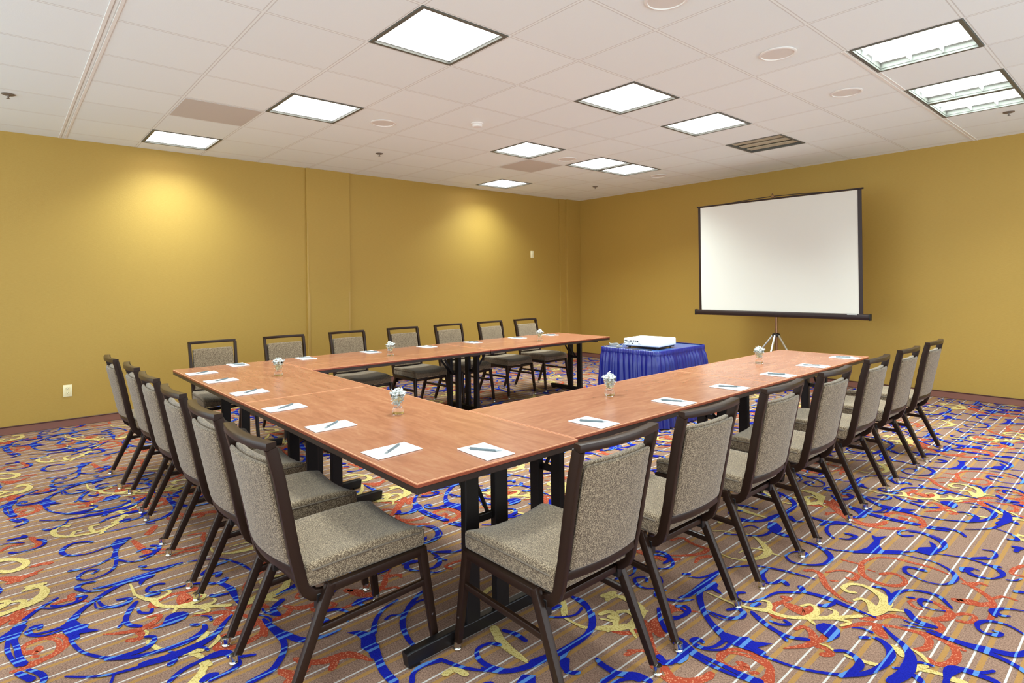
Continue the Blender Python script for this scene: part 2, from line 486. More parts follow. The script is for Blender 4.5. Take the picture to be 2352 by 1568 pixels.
def ceil_mat():
    m = mat('acoustic_tile', (240, 240, 240), .9, spec=.2)
    k = NT(m); p = k.pos(); s = k.sep(p)
    def dist(c, off):
        a = k.math('FRACT', k.math('ADD', k.math('DIVIDE', k.math('SUBTRACT', c, off), .61), 100.5))
        return k.math('MULTIPLY', k.math('ABSOLUTE', k.math('SUBTRACT', a, .5)), .61)
    dx = dist(s[0], 8.48*.61); dy = dist(s[1], -9.2319*.61)
    d = k.math('MINIMUM', dx, dy)
    tee = k.math('LESS_THAN', d, .010)
    rev = k.math('MULTIPLY', k.math('GREATER_THAN', d, .006), k.math('LESS_THAN', d, .0125))
    fl = k.new('ShaderNodeVectorMath', operation='FLOOR')
    k.link(k.mapping(p, (1/.61,)*3, loc=(-8.48+20, 9.2319+20, 0)), fl.inputs[0])
    wn = k.new('ShaderNodeTexWhiteNoise', noise_dimensions='2D'); k.link(fl.outputs[0], wn.inputs['Vector'])
    tile = k.mix(wn.outputs['Value'], (243, 248, 246), (247, 252, 250))
    tile = k.mix(k.math('MULTIPLY', k.noise(p, 220, 2), .25), tile, (226, 230, 226))
    c = k.mix(tee, tile, (246, 250, 246))
    c = k.mix(k.math('MULTIPLY', rev, .34), c, (150, 134, 120))
    k.color(c); k.bump(k.noise(p, 160, 3), .12, .003)
    return m
M['ceil'] = ceil_mat()

def wood_mat(name, axis):
    m = mat(name, WOODC[1], .26, spec=.6)
    k = NT(m); p = k.pos()
    sc = (1.6, 7, 7) if axis == 'x' else (7, 1.6, 7)
    v = k.mapping(p, sc)
    n = k.noise(v, 1.6, 6, .62, 1.6); n2 = k.noise(k.mapping(p, tuple(4*t for t in sc)), 2.2, 3, .6, .3)
    c = k.ramp(k.math('ADD', k.math('MULTIPLY', n, .7), k.math('MULTIPLY', n2, .3)), [(.3, WOODC[0]), (.5, WOODC[1]), (.7, WOODC[2])])
    k.color(c)
    return m
WOODC = [(139, 84, 59), (156, 100, 73), (169, 119, 89)]
M['wood_x'] = wood_mat('cherry_laminate_lengthwise', 'x'); M['wood_y'] = wood_mat('cherry_laminate_crosswise', 'y')
M['wood_edge'] = mat('table_edge_band', (138, 66, 44), .35)
M['wood_line'] = mat('table_bevel_line', (214, 146, 108), .4)
M['edge_dark'] = mat('table_dark_edge', (44, 30, 26), .4)

def fabric(name, a, b, c3):
    m = mat(name, a, .95, spec=.15)
    m.node_tree.nodes['Principled BSDF'].inputs['Sheen Weight'].default_value = .25
    k = NT(m); o = k.obj()
    n = k.noise(o, 320, 2, .8); w = k.noise(k.mapping(o, (420, 90, 90)), 1, 1)
    c = k.mix(k.math('GREATER_THAN', n, .52), a, b)
    c = k.mix(k.math('MULTIPLY', k.math('GREATER_THAN', w, .6), .5), c, c3)
    k.color(c); k.bump(n, .5, .0015)
    return m
M['fabric'] = fabric('tweed_upholstery', (88, 71, 54), (166, 146, 119), (72, 57, 46))
M['seam'] = mat('upholstery_piping', (110, 98, 86), .95, spec=.1)
M['frame'] = mat('brown_powder_coat', (43, 26, 17), .33, metal=.3, spec=.45)
M['black'] = mat('black_steel', (20, 15, 15), .42, metal=.2)
M['chrome'] = mat('chrome', (216, 214, 206), .16, metal=1)
M['alu'] = mat('satin_aluminium', (205, 200, 190), .3, metal=.9)
M['brass'] = mat('antique_pole', (150, 112, 84), .28, metal=.8)
M['case'] = mat('screen_case', (44, 28, 26), .35, metal=.2)
M['screen'] = mat('screen_fabric', (224, 219, 208), .85, spec=.2)
M['paper'] = mat('white_paper', (250, 249, 247), .8, spec=.2)
M['pen'] = mat('grey_pen', (92, 104, 110), .35)
M['pen2'] = mat('silver_pen', (150, 156, 160), .25, metal=.8)
M['white'] = mat('white_plastic', (246, 244, 238), .4)
M['grey'] = mat('grey_plastic', (150, 148, 144), .5)
M['dark'] = mat('dark_plastic', (34, 32, 34), .5)
M['ivory'] = mat('ivory_plastic', (240, 228, 184), .45)
M['base'] = mat('baseboard', (128, 82, 68), .5)
M['basecap'] = mat('baseboard_cap', (70, 34, 28), .45)
M['candy'] = mat('candy_wrapper', (216, 220, 216), .25, spec=.6)
M['candy2'] = mat('mint_cream', (236, 228, 190), .4)
M['blueskirt'] = mat('royal_blue_satin', (2, 20, 116), .28, spec=.8)
M['bluetop'] = mat('blue_table_top', (64, 92, 150), .2)
M['lens'] = mat('lit_diffuser', (255, 255, 255), .6)
_b = M['lens'].node_tree.nodes['Principled BSDF']; _b.inputs['Emission Color'].default_value = (1, 1, .985, 1); _b.inputs['Emission Strength'].default_value = 2.2
M['louver'] = mat('louver_blade', (214, 218, 218), .4, metal=.1)
M['lens2'] = mat('lit_diffuser_behind_louver', (255, 255, 255), .6)
_b = M['lens2'].node_tree.nodes['Principled BSDF']; _b.inputs['Emission Color'].default_value = (1, 1, .985, 1); _b.inputs['Emission Strength'].default_value = 1.0
M['lframe'] = mat('light_frame', (104, 104, 96), .45, metal=.2)
M['grille'] = mat('perforated_grille', (208, 200, 190), .8)
M['spkg'] = mat('speaker_mesh', (228, 222, 214), .8)
M['vent'] = mat('unlit_troffer', (188, 178, 152), .6)
M['spk'] = mat('ceiling_device_white', (240, 236, 228), .7)
M['spr'] = mat('sprinkler_bronze', (128, 116, 104), .45, metal=.3)
g = mat('clear_glass', (250, 252, 250), .02); gb = g.node_tree.nodes['Principled BSDF']
gb.inputs['Transmission Weight'].default_value = 1; gb.inputs['IOR'].default_value = 1.3
M['glass'] = g
M['guard'] = mat('gold_corner_guard', (184, 148, 78), .35, metal=.3)

# ------------------------------------------------------------------ room
XR, YF = 9.6, -10.6
def carpet():
    bm = bmesh.new()
    box(bm, -.1, XR, YF, .1, -.06, 0)
    Lx, Ly = 1.818, 1.85
    ox, oy = 4.51, -7.22
    order = {'R': (1, .0006), 'Y': (2, .0022), 'B': (3, .0038)}
    MI = {'R': 3, 'Y': 2, 'B': 1}
    def cat(P, W, sub=4):
        o, w = [], []
        n = len(P)
        for i in range(n-1):
            p0, p1, p2, p3 = P[max(i-1, 0)], P[i], P[i+1], P[min(i+2, n-1)]
            for s in range(sub):
                t = s/sub
                o.append(tuple(.5*((2*b)+(-a+c)*t+(2*a-5*b+4*c-d)*t*t+(-a+3*b-3*c+d)*t**3) for a, b, c, d in zip(p0, p1, p2, p3)))
                w.append(W[i]*(1-t)+W[i+1]*t)
        o.append(P[-1]); w.append(W[-1]); return o, w
    polys = []
    for ln in CARPET.strip().split('\n'):
        h = ln.split(' '); c = h[0]
        P = [tuple(float(v)/1000 for v in q.split(',')) for q in h[2:]]
        if h[1] == '-':
            polys.append((c, [P])); continue
        W = [float(v)/1000*{'B': .74, 'Y': .84, 'R': .82}[c] for v in h[1].split(',')]
        o, w = cat(P, W)
        # round blob ends
        d0 = Vector(o[0])-Vector(o[1]); d1 = Vector(o[-1])-Vector(o[-2])
        if d0.length > 1e-5: o.insert(0, tuple(Vector(o[0])+d0.normalized()*w[0]*.42)); w.insert(0, w[0]*.45)
        if d1.length > 1e-5: o.append(tuple(Vector(o[-1])+d1.normalized()*w[-1]*.42)); w.append(w[-1]*.45)
        L = []; Rr = []
        for i, p in enumerate(o):
            a = Vector(o[max(i-1, 0)]); b = Vector(o[min(i+1, len(o)-1)]); t = (b-a)
            if t.length < 1e-6: t = Vector((1, 0))
            t.normalize(); nrm = Vector((-t.y, t.x)); hw = w[i]/2
            L.append((p[0]+nrm.x*hw, p[1]+nrm.y*hw)); Rr.append((p[0]-nrm.x*hw, p[1]-nrm.y*hw))
        polys.append((c, [(L[i], L[i+1], Rr[i+1], Rr[i]) for i in range(len(L)-1)]))
    cnt = 0
    for ti in range(-3, 3):
        for tj in range(-2, 5):
            bx, by = ox+ti*Lx, oy+tj*Ly
            for idx, (c, qs) in enumerate(polys):
                z = order[c][1]+(idx % 40)*.00003
                for qi, q in enumerate(qs):
                    pts = [(bx+a, by+b) for a, b in q]
                    if any(p[0] < .015 or p[0] > XR-.1 or p[1] > -.015 or p[1] < YF+.1 for p in pts): continue
                    if len(pts) < 3: continue
                    zz = z+qi*.000012
                    f = bm.faces.new([bm.verts.new((a, b, zz)) for a, b in pts]); f.material_index = MI[c]
    me = bpy.data.meshes.new('floor')
    for f in bm.faces:
        if f.normal.z < 0 and f.calc_center_median().z > .0005: f.normal_flip()
    bmesh.ops.triangulate(bm, faces=[f for f in bm.faces if len(f.verts) > 4])
    bm.normal_update()
    for f in bm.faces:
        if f.normal.z < 0 and f.calc_center_median().z > .0005: f.normal_flip()
    bm.to_mesh(me); bm.free()
    for k in ('ground', 'blue', 'yellow', 'red'): me.materials.append(M['c_'+k])
    o = bpy.data.objects.new('floor', me); COL.objects.link(o); tag(o, kind='structure')
carpet()

def struct(name, bm, m): return tag(obj(name, bm, m), kind='structure')

bm = bmesh.new(); box(bm, -.12, 0, YF, .12, -.06, CEIL+.12); struct('wall_left', bm, M['wall'])
bm = bmesh.new(); box(bm, 0, XR, 0, .12, -.06, CEIL+.12); struct('wall_back', bm, M['wall'])
# shallow wall panels on the left wall
bm = bmesh.new(); box(bm, 0, .028, -5.05, -4.47, .078, CEIL, .003); struct('trim_1', bm, M['wall'])
bm = bmesh.new(); box(bm, 0, .02, -.49, -.34, .078, CEIL, .002); struct('trim_2', bm, M['wall'])
bm = bmesh.new(); box(bm, 0, .06, -.34, 0, .078, CEIL, .002); struct('trim_3', bm, M['wall'])
def cornerguard(name, y, z0, z1, w=.022, x=.029):
    bm = bmesh.new(); box(bm, x, x+.002, y-w/2, y+w/2, z0, z1, .0008, 1); struct(name, bm, M['guard'])
cornerguard('trim_4', -5.038, .08, 2.15, .012)
cornerguard('trim_5', -5.03, .08, 1.25, .026, .0315)
cornerguard('trim_6', -4.49, .08, 1.27, .022)
cornerguard('trim_7', -.345, .08, 2.2, .010, .0205)

def baseboard(name, pts):
    bm = bmesh.new()
    x0, x1, y0, y1 = pts
    box(bm, x0, x1, y0, y1, 0.003, .070, .002, 1, 0)
    # cap
    if x1-x0 < .1: box(bm, x0, x1+.004, y0, y1, .070, .079, .002, 1, 1)
    else: box(bm, x0, x1, y0-.004, y1, .070, .079, .002, 1, 1)
    o = obj(name, bm, [M['base'], M['basecap']]); tag(o, kind='structure')
baseboard('baseboard_left', (0, .014, YF, -.0))
baseboard('baseboard_back', (.014, XR, -.014, 0))

# ------------------------------------------------------------------ ceiling with openings for the fixtures
def gx(b): return (b+8.48)*.61
def gy(a): return (a-9.2319)*.61
LIGHTS = [(-2, -8), (-1, -5), (-1, -2), (2, -2), (4, -2), (3, -5), (5, -5), (6, -5), (5, -8), (3, 1), (5, 1), (6, 1)]
OPEN = set(LIGHTS) | {(6, -2)}
bm = bmesh.new()
for a in range(-9, 11):
    for b in range(-10, 8):
        if (a, b) in OPEN: continue
        x0, x1, y0, y1 = max(gx(b), -.05), min(gx(b+1), XR), max(gy(a), YF), min(gy(a+1), .05)
        if x1-x0 < .01 or y1-y0 < .01: continue
        bm.faces.new([bm.verts.new(p) for p in ((x0, y0, CEIL), (x0, y1, CEIL), (x1, y1, CEIL), (x1, y0, CEIL))])
o = obj('ceiling', bm, M['ceil']); tag(o, kind='structure')
sol = o.modifiers.new('thick', 'SOLIDIFY'); sol.thickness = .018; sol.offset = 1
# partition tracks in the ceiling grid
bm = bmesh.new(); box(bm, gx(1)-.028, gx(1)-.008, gy(3), 0, CEIL-.004, CEIL+.002, .001, 1); box(bm, gx(1)+.008, gx(1)+.02, gy(3), 0, CEIL-.004, CEIL+.002, .001, 1); struct('trim_8', bm, M['spk'])
bm = bmesh.new(); box(bm, 0.01, gx(1), gy(-3)-.03, gy(-3)-.012, CEIL-.004, CEIL+.002, .001, 1); box(bm, 0.01, gx(1), gy(-3)+.012, gy(-3)+.03, CEIL-.004, CEIL+.002, .001, 1); struct('trim_9', bm, M['spk'])

LABELS = {(-2, -8): 'lit square ceiling panel nearest the left wall at the left of the room',
          (-1, -5): 'lit square ceiling panel between the big front panel and the left wall panel',
          (-1, -2): 'largest looking lit square ceiling panel, closest to the top middle of the photo',
          (2, -2): 'second largest looking lit ceiling panel, directly beyond the largest one',
          (4, -2): 'lit square ceiling panel right beside the unlit slatted troffer',
          (3, -5): 'lit square ceiling panel beside the grey perforated tile and far round speaker',
          (5, -5): 'nearer of two touching lit ceiling panels near the room corner',
          (6, -5): 'farther of two touching lit ceiling panels near the room corner',
          (5, -8): 'smallest looking lit ceiling panel, close to the far end of the left wall',
          (3, 1): 'louvered lit troffer standing alone at the upper right',
          (5, 1): 'nearer of two louvered lit troffers side by side at the right edge',
          (6, 1): 'farther of two louvered lit troffers side by side at the right edge'}
def troffer_parts(louver):
    h = .61/2
    fr = bmesh.new()
    for s in (-1, 1):
        box(fr, -h+.004, h-.004, s*(h-.016)-.012, s*(h-.016)+.012, -.004, .012, .001, 1)
        box(fr, s*(h-.016)-.012, s*(h-.016)+.012, -h+.028, h-.028, -.004, .012, .001, 1)
    # housing walls
    t = h-.030
    for s in (-1, 1):
        box(fr, -t-.004, t+.004, s*t-.003 if s < 0 else t, (-t if s < 0 else t+.003), .012, .075)
        box(fr, s*t-.003 if s < 0 else t, (-t if s < 0 else t+.003), -t, t, .012, .075)
    ln = bmesh.new()
    zz = .055 if louver else .014
    box(ln, -t, t, -t, t, zz, zz+.006)
    lv = None
    if louver:
        lv = bmesh.new()
        for i in (-1, 1):
            c = i*2*t/6
            for j, (dx, dy) in enumerate(((1, 0), (0, 1))):
                p = [(-t, c, .03), (t, c, .03)] if dx else [(c, -t, .03), (c, t, .03)]
                sweep(lv, p, [(.0015, -.016), (.006, .022), (-.006, .022), (-.0015, -.016)])
    return fr, ln, lv
tpl = {}
def troffer(a, b):
    louver = b == 1
    root = empty('ceiling_light', (gx(b+.5), gy(a+.5), CEIL), 0, LABELS[(a, b)], 'ceiling light', 'square fluorescent troffers in the ceiling')
    if louver not in tpl:
        fr, ln, lv = troffer_parts(louver)
        k = [obj('light_frame', fr, M['lframe'], root), obj('diffuser', ln, M['lens2' if louver else 'lens'], root)]
        if lv: k.append(obj('louver', lv, M['louver'], root))
        tpl[louver] = k
    else:
        for q in tpl[louver]:
            c = q.copy(); COL.objects.link(c); c.parent = root
for a, b in LIGHTS: troffer(a, b)

# unlit troffer
root = empty('unlit_troffer', (gx(-1.5), gy(6.5), CEIL), 0, 'dull unlit square troffer with slats near the screen wall', 'ceiling light')
fr, ln, lv = troffer_parts(True)
obj('light_frame', fr, M['lframe'], root); ln.free(); lv.free()
bm = bmesh.new(); box(bm, -.276, .276, -.276, .276, .07, .076); obj('back_plate', bm, M['vent'], root)
for i in range(3):
    bm = bmesh.new(); y = -.184+i*.184
    box(bm, -.274, .274, y-.055, y+.055, .010, .022, .004, 1)
    obj('slat', bm, M['vent'], root)
# perforated tiles
for a, b, l in ((-2, -6, 'grey perforated return air tile between two lit panels at the left'), (4, -6, 'grey perforated return air tile behind a lit panel near the far corner')):
    bm = bmesh.new(); box(bm, -.288, .288, -.288, .288, -.004, -.0005, .001, 1)
    o = obj('air_grille', bm, M['grille'], loc=(gx(b+.5), gy(a+.5), CEIL)); tag(o, l, 'air grille', 'perforated return air tiles')

def spk(a, b, label):
    root = empty('ceiling_speaker', (gx(b), gy(a), CEIL), 0, label, 'ceiling speaker', 'round speakers in the ceiling tiles')
    bm = bmesh.new(); lathe(bm, [(.115, -.001), (.115, -.005), (.108, -.009), (.100, -.009), (.098, -.003), (.098, -.001)], 36); obj('rim', bm, M['spk'], root, True)
    bm = bmesh.new(); lathe(bm, [(0, -.004), (.05, -.005), (.098, -.003), (.098, -.001)], 36); obj('speaker_grille', bm, M['spkg'], root, True)
spk(1.0-.45, -4.5, 'round ceiling speaker just right of the left middle lit panel')
spk(2.5, .5, 'round ceiling speaker in the tile before the lone louvered troffer')
spk(4.5, .5, 'round ceiling speaker left of the paired louvered troffers')
spk(.55, .42, 'round ceiling speaker cut by the top edge of the photo')
spk(4.6, -4.55, 'round ceiling speaker between two lit panels, near the perforated tile')
spk(7.6, -4.5, 'farthest round ceiling speaker, beyond the pair of touching lit panels')

def sprinkler(a, b, label):
    root = empty('sprinkler', (gx(b), gy(a), CEIL), 0, label, 'sprinkler', 'fire sprinkler heads')
    bm = bmesh.new(); lathe(bm, [(0, -.001), (.042, -.001), (.042, -.004), (.03, -.010), (.014, -.012), (0, -.012)], 24); obj('escutcheon', bm, M['spr'], root, True)
    bm = bmesh.new(); lathe(bm, [(.008, -.012), (.008, -.022), (.005, -.026), (.005, -.032), (.013, -.033), (.013, -.035), (0, -.036)], 14); obj('sprinkler_head', bm, M['spr'], root, True)
sprinkler(-3.67, -6.22, 'bronze sprinkler head at the far left of the ceiling')
sprinkler(1.49, -6.35, 'bronze sprinkler head above the left wall panel')
sprinkler(7.58, -6.37, 'bronze sprinkler head nearest the far corner of the room')
sprinkler(7.39, 1.71, 'bronze sprinkler head beyond the louvered troffers at the right')
root = empty('smoke_detector', (gx(-3.64), gy(1.66), CEIL), 0, 'small round white smoke detector near the middle of the ceiling', 'smoke detector')
bm = bmesh.new(); lathe(bm, [(0, -.001), (.058, -.001), (.058, -.010), (.052, -.014), (.0, -.014)], 28); obj('base', bm, M['spk'], root, True)
bm = bmesh.new(); lathe(bm, [(.046, -.014), (.046, -.030), (.040, -.036), (0, -.037)], 28); obj('detector_head', bm, M['spk'], root, True)

# ------------------------------------------------------------------ wall plates
root = empty('power_outlet', (0, -7.443, .353), 0, 'ivory wall outlet low on the gold wall at the left', 'wall outlet')
bm = bmesh.new(); box(bm, .0005, .006, -.036, .036, -.058, .058, .003); obj('cover_plate', bm, M['ivory'], root, True)
for s in (-1, 1):
    bm = bmesh.new(); box(bm, .006, .009, -.017, .017, s*.02-.014, s*.02+.014, .004)
    r = obj('receptacle', bm, M['ivory'], root, True)
    bm = bmesh.new()
    for dy in (-.007, .007): box(bm, .009, .0096, dy-.0013, dy+.0013, s*.02-.001, s*.02+.008)
    box(bm, .009, .0096, -.002, .002, s*.02-.009, s*.02-.005)
    obj('slots', bm, M['dark'], r)
root = empty('wall_plate', (0, -1.155, 1.83), 0, 'small blank ivory plate high on the left wall near the corner', 'wall plate')
bm = bmesh.new(); box(bm, .0005, .006, -.036, .036, -.058, .058, .003); obj('cover_plate', bm, M['ivory'], root, True)
bm = bmesh.new(); box(bm, .006, .010, -.012, .012, -.03, .03, .002); obj('switch', bm, M['ivory'], root, True)

# ------------------------------------------------------------------ chairs
def make_chair():
    root = empty('banquet_chair')
    PX = .184
    # legs
    for kind, top, bot in (('r', (.198, .170, .375), (.213, .0, .0)), ('f', (.198, .530, .375), (.213, .578, .0))):
        for s in (-1, 1):
            T = Vector((s*top[0], top[1], top[2])); B = Vector((s*bot[0], bot[1], bot[2]))
            d = (B-T); foot = T+d*(1-.03/.375)
            bm = bmesh.new()
            sweep(bm, [T-d.normalized()*.004, T+(foot-T)*.5, foot], rsec(.026, .032, .0025), up=Vector((0, 1, 0)), scales=[1, .94, .80])
            leg = obj('leg', bm, M['frame'], root, True)
            bm = bmesh.new()
            lathe(bm, [(.0, .0005), (.0150, .0005), (.0165, .005), (.0150, .010), (.0125, .012), (.0155, .015), (.0155, .034), (.0, .035)], 16, c=(B.x, B.y, 0))
            obj('glide', bm, M['chrome'], leg, True)
            if kind == 'f':
                bm = bmesh.new(); q = T+(B-T)*.66
                for sx in (-1, 1):
                    lathe(bm, [(0, 0), (.0045, 0), (.0045, .0012), (0, .002)], 10)
                for v in list(bm.verts): pass
                n_ = len(bm.verts)//2
                bm.verts.ensure_lookup_table()
                for i, v in enumerate(bm.verts):
                    sg = 1 if i < n_ else -1
                    v.co = Vector((q.x+sg*(.0118+v.co.z), q.y+v.co.x, q.z+v.co.y))
                obj('rivet', bm, M['chrome'], leg, True)
    # seat frame: side rails + cross bars
    bm = bmesh.new()
    for s in (-1, 1):
        sweep(bm, [(s*.198, .160, .366), (s*.198, .545, .366)], rsec(.026, .028, .0025))
    sweep(bm, [(-.19, .525, .362), (.19, .525, .362)], rsec(.024, .024, .003))
    sweep(bm, [(-.196, .146, .330), (.196, .146, .330)], rsec(.024, .024, .003))
    obj('seat_frame', bm, M['frame'], root, True)
    for s in (-1, 1):
        bm = bmesh.new()
        sweep(bm, [(s*.204, .108, .245), (s*.204, .544, .252)], rsec(.016, .022, .003))
        obj('stretcher', bm, M['frame'], root, True)
    # back posts: straight, then a J under the cushion
    for s in (-1, 1):
        bm = bmesh.new()
        def px(z): return s*(.177+.010*max(0, (z-.40)/.47))
        P = [(-.0125, .852), (.012, .755), (.038, .62), (.060, .50), (.074, .44), (.082, .405), (.096, .372), (.118, .352), (.150, .344), (.19, .342)]
        pts = [(px(z), y, z) for y, z in P]
        sweep(bm, pts, rsec(.022, .036, .0025), up=Vector((0, 1, .2)))
        obj('back_post', bm, M['frame'], root, True)
        bm = bmesh.new(); box(bm, s*.178-.012, s*.178+.012, .128, .162, .300, .352, .002, 1)
        obj('bracket', bm, M['black'], root)
    def curve_y(x, w=.19, k=.024): return -k*(1-(x/w)**2)
    bm = bmesh.new(); n = 12
    sweep(bm, [(-.193+.386*i/n, -.013+curve_y(-.193+.386*i/n, .193, .024), .861) for i in range(n+1)], rsec(.034, .023, .0018))
    obj('top_rail', bm, M['frame'], root, True)
    bm = bmesh.new()
    sweep(bm, [(-.178+.356*i/n, .076+curve_y(-.178+.356*i/n, .178, .020)-.004, .446) for i in range(n+1)], rsec(.026, .030, .004))
    obj('lower_rail', bm, M['frame'], root, True)
    # back pads
    def pad(y0, hy, top_drop, hx, z0, z1):
        def df(x, y, z):
            zc = z+(z0+z1)/2
            line = .074-.088*(zc-.44)/.42
            bul = 1-abs(x/hx)**3*.35
            return (x, y*bul+line+y0+curve_y(x, .178, .020), zc)
        b = bmesh.new(); rbox(b, hx, hy, (z1-z0)/2, .012, 8, df); return b
    bp = obj('backrest', pad(.014, .017, 0, .1625, .458, .806), M['fabric'], root, 'all')
    obj('rear_panel', pad(-.012, .010, 0, .163, .462, .801), M['fabric'], bp, 'all')
    # seat
    def sd(x, y, z):
        yy = (y+.228)/.456
        w = 1-.05*(1-yy)
        dip = .016*(1-(x/.196)**2)*(.35+.65*yy)
        crown = .006*(1-(2*yy-1)**2)
        top = max(0, z/.036)
        zz = z+(crown-dip)*top
        zz -= .010*max(0, yy-.85)/.15*top
        return (x*w, y+.322-.010*(1-(x/.196)**2)*yy, zz+.4175)
    b = bmesh.new(); rbox(b, .200, .228, .039, .016, 10, sd)
    seat = obj('seat', b, M['fabric'], root, 'all')
    b = bmesh.new(); pts = []
    def edge(t):
        hx, hy, r = .2015, .2295, .03
        per = [(-hx, -hy), (hx, -hy), (hx, hy), (-hx, hy)]
        i = int(t) % 4; f = t-int(t); a = per[i]; c = per[(i+1) % 4]
        p = Vector((a[0]*(1-f)+c[0]*f, a[1]*(1-f)+c[1]*f))
        q = Vector((max(-hx+r, min(hx-r, p.x)), max(-hy+r, min(hy-r, p.y)))); d = p-q
        if d.length > 1e-6: p = q+d.normalized()*min(d.length, r)
        return p
    for i in range(64):
        p = edge(i/16); x, y, z = sd(p.x, p.y, .018)
        pts.append((x, y, z))
    tube(b, pts, .0032, 6, closed=True)
    obj('piping', b, M['seam'], seat, 'all')
    return root

proto = make_chair()
used = False
def chair(x, y, rz, label, group):
    global used
    o = proto if not used else copy_tree(proto); used = True
    o.location = (x, y, 0); o.rotation_euler = (0, 0, rz)
    tag(o, label, 'chair', group)
G = 'tweed conference chairs around the tables'
AX = [5.135, 4.581, 4.02, 3.425, 2.85, 2.26]
AL = ['frontmost of the left side row, its whole seat visible',
      'second chair from the front in the left side row', 'third chair from the front in the left side row',
      'fourth chair from the front in the left side row', 'fifth chair from the front in the left side row',
      'leftmost and farthest of the left side row']
for i, x in enumerate(AX): chair(x, -7.30 if i < 5 else -7.335, R([2.3, .6, 0, .4, -.6, .3][i]), 'grey tweed chair, '+AL[i], G)
BY = [-6.455, -5.867, -5.225, -4.593, -3.924, -3.277, -2.63]
BL = ['largest chair in the foreground, right of the table corner', 'second from the front in the right hand row', 'third from the front in the right hand row',
      'fourth from the front, middle of the right hand row', 'fifth from the front in the right hand row', 'next to last at the far end of the right hand row',
      'rightmost and farthest chair of the right hand row']
for i, y in enumerate(BY): chair(5.96 if i else 5.978, y, R(90+[0, -.8, .5, 0, .6, -.5, .3][i]), 'tweed chair, '+BL[i], G)
CY_ = [-6.505, -5.87, -5.22, -4.555, -3.938, -3.30, -2.69]
CL = ['nearest the left table corner', 'second from the left corner', 'third from the left', 'fourth from the left',
      'fifth from the left, behind the table seam', 'next to last toward the room corner', 'rightmost, nearest the room corner']
for i, y in enumerate(CY_): chair(1.488, y, R(-90+[-1, .5, 0, 1, -.5, .5, 0][i]), 'tweed chair of the far row facing us, '+CL[i], G)

# ------------------------------------------------------------------ tables
def table(L, W, wood, t0, t1, label, cx, cy, rz, wm):
    """L along local x; t0,t1 = local x of the two T legs"""
    root = empty('folding_table', (cx, cy, 0), rz, label, 'table', 'six foot folding conference tables')
    h = L/2; w = W/2
    bm = bmesh.new(); box(bm, -h+.0035, h-.0035, -w+.0035, w-.0035, TZ-.010, TZ, .0006, 1, 0); obj('tabletop', bm, M[wm], root)
    bm = bmesh.new()
    pr = [(-h+.001, -w+.001), (h-.001, -w+.001), (h-.001, w-.001), (-h+.001, w-.001)]
    def rim(bm, z0, z1, off, mi):
        a = [(-h+off, -w+off), (h-off, -w+off), (h-off, w-off), (-h+off, w-off)]
        b2 = [(-h+.0055, -w+.0055), (h-.0055, -w+.0055), (h-.0055, w-.0055), (-h+.0055, w-.0055)]
        for i in range(4):
            j = (i+1) % 4
            vs = [bm.verts.new((*p, z)) for p, z in ((a[i], z0), (a[j], z0), (a[j], z1), (a[i], z1), (b2[i], z0), (b2[j], z0), (b2[j], z1), (b2[i], z1))]
            for q in ((0, 1, 2, 3), (3, 2, 6, 7), (4, 5, 1, 0), (7, 6, 5, 4)): bm.faces.new([vs[k] for k in q]).material_index = mi
    rim(bm, TZ-.0035, TZ+.0004, .0016, 0); rim(bm, TZ-.014, TZ-.0035, .0006, 1)
    tp = obj('edge_band', bm, [M['wood_line'], M['wood_edge']], root)
    bm = bmesh.new(); box(bm, -h+.002, h-.002, -w+.002, w-.002, TZ-.038, TZ-.0142, .002, 1); obj('under_frame', bm, M['edge_dark'], root)
    for k, x in enumerate((t0, t1)):
        sg = -1 if k == 0 else 1
        bm = bmesh.new(); sweep(bm, [(x, -w+.03, .031), (x, -w+.05, .034), (x, w-.05, .034), (x, w-.03, .031)], rsec(.036, .050, .005))
        for s in (-1, 1): box(bm, x-.016, x+.016, s*(w-.06)-.02, s*(w-.06)+.02, .0015, .012)
        obj('foot', bm, M['black'], root)
        for s in (-1, 1):
            bm = bmesh.new(); sweep(bm, [(x, s*.074, .055), (x, s*.074, TZ-.037)], rsec(.034, .066, .005), up=Vector((0, 1, 0)))
            obj('leg', bm, M['black'], root)
        bm = bmesh.new(); sweep(bm, [(x, -w+.08, TZ-.050), (x, w-.08, TZ-.050)], rsec(.036, .024, .004)); obj('leg_crossbar', bm, M['black'], root)
        bm = bmesh.new(); d = -sg
        P = [(x+d*.008, 0.0, TZ-.27), (x+d*.03, 0, TZ-.25), (x+d*.13, 0, TZ-.12), (x+d*.13, 0, TZ-.09), (x+d*.17, 0, TZ-.045)]
        for s in (-1, 1):
            sweep(bm, [(a, s*.034, c) for a, b_, c in P], rsec(.006, .022, .002), up=Vector((0, 0, 1)))
        sweep(bm, [(x+d*.012, -.045, TZ-.26), (x+d*.012, .045, TZ-.26)], rsec(.02, .03, .003))
        sweep(bm, [(x+d*.05, -.03, TZ-.04), (x+d*.13, -.03, TZ-.10)], rsec(.006, .018, .002))
        obj('folding_brace', bm, M['black'], root)
    return root
by0, by1 = -6.897, -6.103
table(1.808, .792, 0, -.64, .80, 'cherry laminate folding table at the left end of the near row', (1.86+3.667)/2, (by0+by1)/2, 0, 'wood_x')
table(1.832, .792, 0, -.74, .778, 'cherry laminate folding table with the sharp corner in the foreground', (3.669+5.50)/2, (by0+by1)/2, 0, 'wood_x')
table(1.888, .742, 0, -.74, .835, 'cherry laminate folding table, nearer one of the right hand row', 5.10, (-6.101-4.212)/2, R(90), 'wood_y')
table(1.768, .742, 0, -.70, .70, 'cherry laminate folding table, farther one of the right hand row toward the screen', 5.10, (-4.209-2.44)/2, R(90), 'wood_y')
